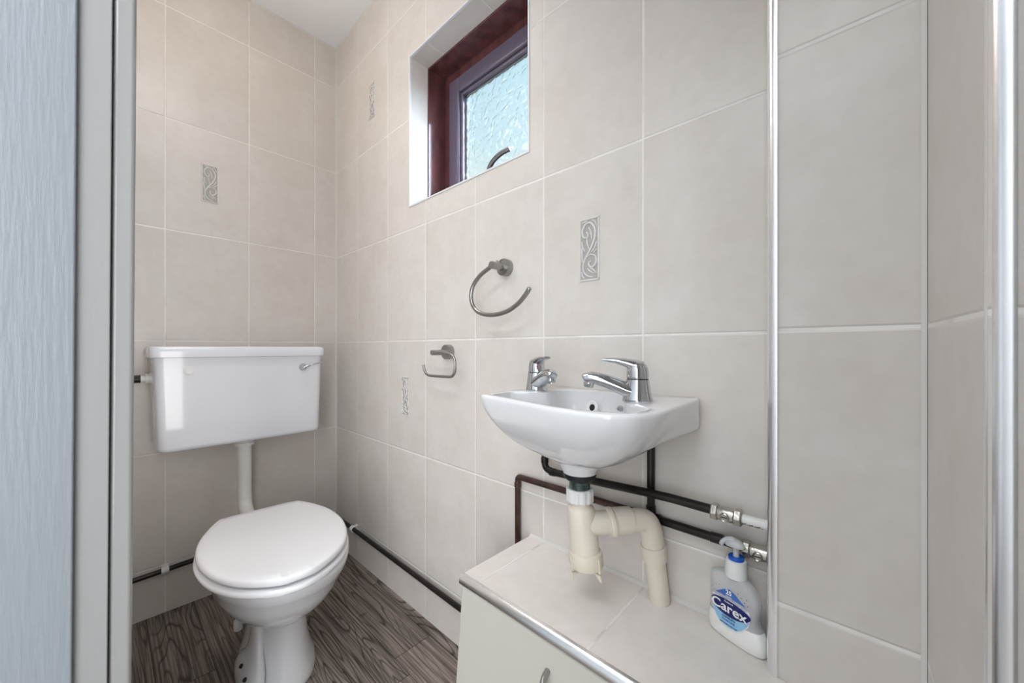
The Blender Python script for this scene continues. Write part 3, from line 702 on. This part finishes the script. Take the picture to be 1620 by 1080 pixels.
# ------------------------------------------------------------------ bottle trap and waste
trap = thing('bottle_trap', 'cream plastic bottle trap hanging under the wash basin', 'trap', (1.412, -.14, .50))
def tobj(name, bm, m, **k):
    bm.transform(Matrix.Translation((-1.412, .14, -.50))); return obj(name, bm, m, trap, **k)
TC = (TX, -.140, 0)
bm = B(); lathe(bm, [(.020, .7000), (.0300, .6998), (.0300, .696), (.0285, .691), (.024, .687), (.018, .6865)], TC, (0, 0, 1), 36)
lab(tobj('rubber_washer', bm, m_black), 'black rubber washer')
bm = B(); prof = [(.016, .687)]
for i in range(9): prof += [(.0192, .6860-i*.0018), (.0180, .6851-i*.0018)]
prof += [(.018, .660)]; lathe(bm, prof, TC, (0, 0, 1), 32); lab(tobj('threaded_tail', bm, m_green, angle=20), 'grey green threaded metal tail')
bm = B(); R_ = []
for z, r in ((.6475, .0215), (.649, .0238), (.6685, .0238), (.6712, .0220), (.6716, .0190)):
    R_.append([Vector((TC[0]+(r+(.0012 if (k//3) % 2 else 0))*math.cos(2*PI*k/72), TC[1]+(r+(.0012 if (k//3) % 2 else 0))*math.sin(2*PI*k/72), z)) for k in range(72)])
loft(bm, R_); lab(tobj('collar_nut', bm, m_wplas, angle=25), 'white ribbed collar nut')
bm = B(); lathe(bm, [(.0235, .543), (.0258, .548), (.0260, .560), (.0258, .622), (.0252, .632), (.0235, .638), (.0185, .642), (.018, .650)], TC, (0, 0, 1), 40)
OD = Vector((1.505-TX-.006, -.0435+.140, 0)).normalized(); OZ = .6095
o2 = Vector((TX+.006, -.140, OZ))
lathe(bm, [(.0200, .0), (.0205, .042), (.0240, .0425), (.0255, .045), (.0255, .051), (.0215, .0515), (.0215, .056)], o2, OD, 36)
LEANX = Matrix.Identity(4); LEANX[0][2] = -.12; LEANX[0][3] = .12*.655
bm.transform(LEANX)
tobj('trap_body', bm, m_cream, angle=35)
bm = B(); lathe(bm, [(.020, .532), (.025, .533), (.0295, .536), (.0305, .539), (.0312, .556), (.0300, .5605), (.0265, .5625)], TC, (0, 0, 1), 40)
for a in (math.radians(-110), math.radians(-10), math.radians(80), math.radians(170)):
    mt = Matrix.Translation(TC) @ Matrix.Rotation(a, 4, 'Z'); box(bm, .012, .0325, -.0014, .0014, .530, .558, mt)
    vs = [mt @ Vector(p) for p in ((.012, -.0014, .533), (.0325, -.0014, .533), (.0325, -.0014, .518), (.012, .0014, .533), (.0325, .0014, .533), (.0325, .0014, .518))]
    loft(bm, [vs[:3], vs[3:]])
bm.transform(LEANX)
tobj('trap_cap', bm, m_creamd, angle=35)
wp = thing('waste_pipe', 'cream waste pipe bending down from the trap into the tiled ledge', 'pipe', (1.505, -.040, .454))
def pobj(name, bm, m, **k):
    bm.transform(Matrix.Translation((-1.505, .040, -.454))); return obj(name, bm, m, wp, **k)
EX = Vector((1.505, -.0435, OZ)); FT = Vector((1.5165, -.0245, .4545)); DD = (EX-FT).normalized()
bm = B(); s0 = o2+OD*.0565; lathe(bm, [(.0225, 0), (.0238, .001), (.0238, .034), (.0218, .035)], s0, OD, 36)
L0 = (EX-s0).length
tube(bm, bend([s0+OD*.030, EX+OD*.0, EX-DD*.058], .046, 14), .0203, 36)
lathe(bm, [(.0205, 0), (.0224, -.0005), (.0230, -.006), (.0226, -.028), (.0195, -.030)], EX-DD*.048, DD, 36)
pobj('elbow', bm, m_cream, angle=40)
bm = B(); lathe(bm, [(.0184, .0), (.0184, .080)], FT, DD, 36); pobj('downpipe', bm, m_cream)

# ------------------------------------------------------------------ supply pipes with isolation valves
def valve(t, x, z, y, loc, flip=1):
    ob = []
    o = Vector((x, y, z)); d = Vector((1, 0, -.0))
    def nut(s, w, r, seg=6):
        bm = B(); lathe(bm, [(r*.80, s), (r, s+.002), (r, s+w-.002), (r*.80, s+w)], o, d, seg)
        bm.transform(Matrix.Translation(-loc)); lab(obj('compression_nut', bm, m_nickel, t, smooth=False, bevel=.0008), 'nickel plated compression nut')
    nut(0, .012, .0142); nut(.034, .013, .0142)
    bm = B(); lathe(bm, [(.0085, .010), (.0112, .012), (.0118, .018), (.0118, .030), (.0108, .036)], o, d, 24)
    q = o+Vector((.023, -.008, -.002)); lathe(bm, [(.0072, 0), (.0072, .0058), (.006, .0068), (.0048, .0060), (.0046, .0050)], q, (0, -1, 0), 24)
    bm.transform(Matrix.Translation(-loc)); vb = obj('valve_body', bm, m_nickel, t)
    bm = B(); box(bm, q.x-.0044, q.x+.0044, q.y-.0058, q.y-.0048, q.z-.0007, q.z+.0007); bm.transform(Matrix.Translation(-loc)); lab(obj('screw_slot', bm, m_hole, vb), 'dark screwdriver slot')
# upper pipe: from the left tap, along the wall, valve, white end
loc = Vector((1.26, -.045, .64))
u = thing('water_pipe', 'upper dark pipe from the left tap, along the wall to a nickel valve', 'pipe', loc, 0, 'copper water supply pipes below the basin')
bm = B(); pts = bend([(1.248, -.030, .715), (1.248, -.030, .6455), (1.275, -.030, .6410), (1.492, -.030, .6520), (1.540, -.030, .6535), (1.612, -.030, .6525)], .014, 6)
tube(bm, pts, .0079, 20)
lathe(bm, [(.0078, 0), (.0090, .0008), (.0090, .012), (.0078, .013)], (1.248, -.030, .658), (0, 0, 1), 20); lathe(bm, [(.0078, 0), (.0090, .0008), (.0090, .014), (.0078, .015)], (1.264, -.030, .6408), (1, 0, .05), 20)
bm.transform(Matrix.Translation(-loc)); obj('pipe', bm, m_dark, u)
valve(u, 1.606, .6515, -.030, loc)
bm = B(); tube(bm, [(1.650, -.030, .6510), (1.7035, -.030, .6510)], .0078, 20); bm.transform(Matrix.Translation(-loc)); we = lab(obj('pipe_end', bm, m_wplas, u), 'white painted end of the upper pipe')
bm = B()
for i in range(9):
    a = -.9+.25*math.sin(i*2.1); x = 1.6545+i*.0032
    lathe(bm, [(.0001, .0003), (.0013+.0007*(i % 3 == 0), .0002), (.0014, -.0004)], (x, -.030-.0079*math.cos(a), .6510+.0079*math.sin(a)), (0, -math.cos(a), math.sin(a)), 8)
bm.transform(Matrix.Translation(-loc)); lab(obj('paint_chip', bm, m_hole, we), 'row of dark chips in the white paint')
# lower pipe: rises out of the ledge end, tee to the right tap, valve
loc = Vector((1.155, -.025, .454))
w_ = thing('water_pipe', 'lower copper pipe rising beside the ledge, with a branch up to the right tap', 'pipe', loc, 0, 'copper water supply pipes below the basin')
bm = B(); tube(bm, bend([(1.1445, -.0105, .30), (1.1445, -.0105, .5965), (1.40, -.0105, .5985), (1.440, -.0105, .5987)], .010, 6), .0073, 20)
lathe(bm, [(.0077, 0), (.0088, .0008), (.0088, .012), (.0077, .013)], (1.1445, -.0105, .570), (0, 0, 1), 20)
bm.transform(Matrix.Translation(-loc)); lab(obj('pipe', bm, m_brown, w_), 'reddish brown copper length')
bm = B(); tube(bm, [(1.440, -.0105, .5987), (1.655, -.0125, .5975)], .0078, 20)
lathe(bm, [(.0078, 0), (.0092, .001), (.0092, .036), (.0078, .037)], (1.476, -.0105, .5987), (1, 0, 0), 20)
lathe(bm, [(.0078, 0), (.0092, .001), (.0092, .022), (.0078, .023)], (1.4935, -.0105, .5987), (0, 0, 1), 20)
lathe(bm, [(.0078, 0), (.0088, .001), (.0088, .020), (.0078, .021)], (1.600, -.0120, .598), (1, 0, 0), 20)
bm.transform(Matrix.Translation(-loc)); obj('pipe_run', bm, m_dark, w_)
bm = B(); tube(bm, [(1.4935, -.0105, .605), (1.4935, -.0105, .765)], .0074, 20); bm.transform(Matrix.Translation(-loc)); obj('riser', bm, m_dark, w_)
valve(w_, 1.650, .5975, -.0150, loc)
bm = B(); tube(bm, [(1.690, -.0150, .5975), (1.7035, -.0150, .5975)], .0076, 20); bm.transform(Matrix.Translation(-loc)); lab(obj('pipe_end', bm, m_nickel, w_), 'plated pipe end by the corner trim')

# ------------------------------------------------------------------ towel ring and paper holder
tr = thing('towel_ring', 'brushed nickel open towel ring on the wall above the basin', 'towel ring', (1.097, 0, 1.142))
def robj(name, bm, m=m_brush, parent=tr, o=(1.097, 0, 1.142), **k):
    bm.transform(Matrix.Translation((-o[0], -o[1], -o[2]))); return obj(name, bm, m, parent, **k)
bm = B(); lathe(bm, [(.0225, 0), (.0228, .001), (.0228, .0165), (.0218, .018), (.008, .0185)], (1.097, -.0004, 1.142), (0, -1, 0), 48); robj('wall_rosette', bm, angle=35)
bm = B(); lathe(bm, [(.0098, .018), (.0098, .056), (.0088, .058)], (1.095, 0, 1.142), (-.02, -1, 0), 32)
lathe(bm, [(.0034, 0), (.0034, .0125), (.002, .0145)], (1.095, -.037, 1.142), (0, 0, 1), 16); robj('arm', bm, angle=35)
bm = B(); pts = catmull([(1.094, -.049, 1.142), (1.072, -.050, 1.1335), (1.045, -.051, 1.1205), (1.022, -.052, 1.100), (1.012, -.053, 1.075), (1.017, -.054, 1.049), (1.036, -.055, 1.028), (1.065, -.056, 1.0165), (1.099, -.056, 1.0125), (1.130, -.056, 1.0145), (1.160, -.056, 1.0215), (1.190, -.057, 1.036), (1.212, -.058, 1.053), (1.226, -.059, 1.068)], 6)
tube(bm, pts, [.0057]*(len(pts)-1)+[.0048], 18); robj('ring', bm)
ph = thing('toilet_roll_holder', 'empty brushed nickel toilet roll holder below the towel ring', 'toilet roll holder', (.850, 0, .915))
O2 = (.850, 0, .915)
bm = B(); lathe(bm, [(.0225, 0), (.0228, .001), (.0228, .0165), (.0218, .018), (.008, .0185)], (.850, -.0004, .915), (0, -1, 0), 48); robj('wall_rosette', bm, parent=ph, o=O2, angle=35)
bm = B(); lathe(bm, [(.0082, .018), (.0082, .066), (.0072, .068)], (.850, 0, .9135), (-.03, -1, 0), 28)
lathe(bm, [(.003, 0), (.003, .012), (.002, .0135)], (.848, -.060, .9135), (-1, 0, 0), 16); robj('arm', bm, parent=ph, o=O2, angle=35)
bm = B(); pts = bend([(.847, -.058, .9135), (.900, -.060, .9135), (.952, -.060, .905), (.950, -.060, .845), (.876, -.060, .8435), (.808, -.060, .8435), (.794, -.060, .874)], .026, 8)
tube(bm, pts, .0042, 16); robj('roll_bar', bm, parent=ph, o=O2)

# ------------------------------------------------------------------ soap bottle
SA = math.radians(-19)
sb = thing('soap_bottle', 'half-empty clear pump bottle of white hand soap with a blue label on the tiled ledge', 'soap bottle', (1.6465, -.0355, LZ+.0002), SA)
def brow(z, x0, x1, b, n=2.6): return sell((x0+x1)/2, 0, (x1-x0)/2, b, z, n, 56)
# z, left x, right x, half depth
BP = [(0, -.040, .040, .012), (.001, -.0435, .0435, .0150), (.005, -.0465, .0465, .0172), (.014, -.0475, .0480, .0180), (.026, -.0462, .0455, .0178), (.036, -.0445, .0395, .0174), (.043, -.0432, .0345, .0170), (.050, -.0430, .0335, .0168), (.060, -.0432, .0350, .0168),
      (.072, -.0436, .0365, .0166), (.082, -.0438, .0352, .0160), (.090, -.0436, .0312, .0150), (.096, -.0425, .0255, .0138), (.1005, -.036, .0190, .0125), (.1025, -.022, .0150, .0115), (.1035, -.0135, .0135, .0110)]
bm = B(); loft(bm, [brow(*p) for p in BP if p[0] >= .036]); obj('bottle', bm, m_bottle, sb, angle=60)
bm = B(); LQ = [p for p in BP if p[0] <= .0361]
loft(bm, [brow(*p) for p in LQ]); lab(obj('liquid_soap', bm, m_liquid, sb, angle=60), 'opaque white liquid soap filling the lower part')
bm = B(); R_ = []
for z, r in ((.1025, .0150), (.1035, .0162), (.116, .0156), (.1275, .0148), (.1300, .0140), (.1305, .011)):
    R_.append([Vector(((r+(.0004 if k % 2 else 0))*math.cos(2*PI*k/64)-.002, (r+(.0004 if k % 2 else 0))*math.sin(2*PI*k/64), z)) for k in range(64)])
loft(bm, R_); obj('cap', bm, m_wplas, sb, angle=50)
bm = B(); lathe(bm, [(.0115, .1300), (.0115, .1345), (.0105, .1355), (.0070, .1352)], (-.002, 0, 0), (0, 0, 1), 32); lab(obj('pump_collar', bm, m_blue, sb), 'bright blue collar')
bm = B(); lathe(bm, [(.0046, .133), (.0043, .150), (.0046, .158)], (-.002, 0, 0), (0, 0, 1), 24)
nz = catmull([(-.001, .000, .158), (-.006, -.002, .1605), (-.014, -.005, .1590), (-.020, -.007, .1530), (-.022, -.008, .1480)], 6)
tube(bm, nz, [(.0058, .0042)]*10+[(.005, .0036)]*(len(nz)-10), 16)
R_ = [[Vector((-.004+a*math.cos(2*PI*k/32), -.001+b*math.sin(2*PI*k/32), z-.0022*(math.cos(2*PI*k/32) < 0)*abs(math.cos(2*PI*k/32)))) for k in range(32)] for z, a, b in ((.1515, .0150, .0098), (.1535, .0160, .0105), (.1575, .0150, .0095), (.1608, .0110, .0072), (.1625, .005, .0035))]
loft(bm, R_); obj('pump_head', bm, m_pump, sb, angle=60)
# label, wrapped on the front face (local -Y)
def front_y(x, z):
    for a, b in zip(BP, BP[1:]):
        if a[0] <= z <= b[0]:
            f = (z-a[0])/(b[0]-a[0]); x0 = a[1]+(b[1]-a[1])*f; x1 = a[2]+(b[2]-a[2])*f; d = a[3]+(b[3]-a[3])*f
            cx = (x0+x1)/2; A = (x1-x0)/2; q = max(0, 1-abs((x-cx)/A)**2.6)
            return -d*q**(1/2.6)
    return -.016
def decal(name, outline, m, off, parent, rings=5, lb=None):
    cx = sum(p[0] for p in outline)/len(outline); cz = sum(p[1] for p in outline)/len(outline)
    bm = B(); rs = []
    for i in range(1, rings+1):
        f = i/rings; rs.append([Vector((cx+(x-cx)*f, front_y(cx+(x-cx)*f, cz+(z-cz)*f)-off, cz+(z-cz)*f)) for x, z in outline])
    loft(bm, rs, True, False); o = obj(name, bm, m, parent, angle=80)
    if lb: lab(o, lb)
    return o
def ell(cx, cz, a, b, rot=0, N=48, t0=0, t1=2*PI):
    return [(cx+a*math.cos(t)*math.cos(rot)-b*math.sin(t)*math.sin(rot), cz+a*math.cos(t)*math.sin(rot)+b*math.sin(t)*math.cos(rot)) for t in [t0+(t1-t0)*k/N for k in range(N)]]
LXc, LZc = -.0035, .050
label = decal('label', [(LXc+x, LZc+z) for x, z in [(-.0300, .0140), (-.0150, .0175), (0, .0185), (.0150, .0175), (.0300, .0140), (.0310, .004), (.0290, -.008), (.0235, -.019), (.0150, -.0265), (0, -.0295), (-.0150, -.0265), (-.0235, -.019), (-.0290, -.008), (-.0310, .004)]], m_label, .0004, sb, lb='shield shaped label in white and two blues')
decal('label_panel', [(LXc+x, LZc+z) for x, z in [(-.0300, .008), (0, .011), (.0300, .008), (.0302, 0), (.0270, -.010), (.0210, -.018), (.0130, -.0235), (0, -.0255), (-.0130, -.0235), (-.0210, -.018), (-.0270, -.010), (-.0302, 0)]], m_lblue, .0007, label)
decal('label_oval', ell(LXc, LZc+.0045, .0318, .0128), m_navy, .0010, label)
decal('label_arch', [(LXc-.024, LZc+.0195), (LXc-.016, LZc+.0255), (LXc-.008, LZc+.0315), (LXc+.001, LZc+.0350), (LXc+.010, LZc+.0315), (LXc+.018, LZc+.0255), (LXc+.026, LZc+.0195), (LXc, LZc+.0215)], m_mid, .0006, label)
decal('label_band', [(LXc-.027, LZc+.0175), (LXc, LZc+.0205), (LXc+.027, LZc+.0175), (LXc+.027, LZc+.0162), (LXc, LZc+.0192), (LXc-.027, LZc+.0162)], m_silver, .0008, label, rings=2)
for i, (x, z) in enumerate(((-.029, .026), (-.023, .031), (-.026, .0205), (-.017, .0335), (.019, .031), (.024, .0265), (.028, .023), (.0265, .032), (.014, .035), (-.031, .0225))):
    decal('label_speck', ell(LXc+x, LZc+z, .0007, .0007, 0, 8), m_navy, .0005, label, rings=1)
def text(s, x, z, size, m, off, sx=1.0, bold=0):
    c = bpy.data.curves.new('label_text', 'FONT'); c.body = s; c.size = size; c.align_x = 'CENTER'; c.align_y = 'CENTER'; c.extrude = .0002; c.offset = bold
    o = bpy.data.objects.new('label_text', c); S.collection.objects.link(o); c.materials.append(m)
    o.location = (x, front_y(x, z)-off, z); o.rotation_euler = (PI/2, 0, 0); o.scale = (sx, 1, 1)
    dg = bpy.context.evaluated_depsgraph_get(); dg.update(); me = bpy.data.meshes.new_from_object(o.evaluated_get(dg))
    q = bpy.data.objects.new('label_text', me); S.collection.objects.link(q); q.parent = label
    q.location = o.location; q.rotation_euler = o.rotation_euler; q.scale = o.scale
    bpy.data.objects.remove(o)
m_txt = mat('label_text_white', (.86, .87, .88), .4)
text('Carex', LXc, LZc+.0040, .0205, m_txt, .0014, 1.12, .00035)
text('Cussons', LXc, LZc+.0138, .0042, m_txt, .0013)
text('25', LXc, LZc+.0292, .0098, m_txt, .0012, 1, .0003)
text('YEARS', LXc, LZc+.0228, .0036, m_txt, .0012)
text('COMPLETE', LXc, LZc-.0112, .0044, m_navy, .0012)
text('MOISTURE', LXc, LZc-.0160, .0044, m_mid, .0012)
text('ANTIBACTERIAL HAND WASH', LXc, LZc-.0215, .0021, m_navy, .0012)
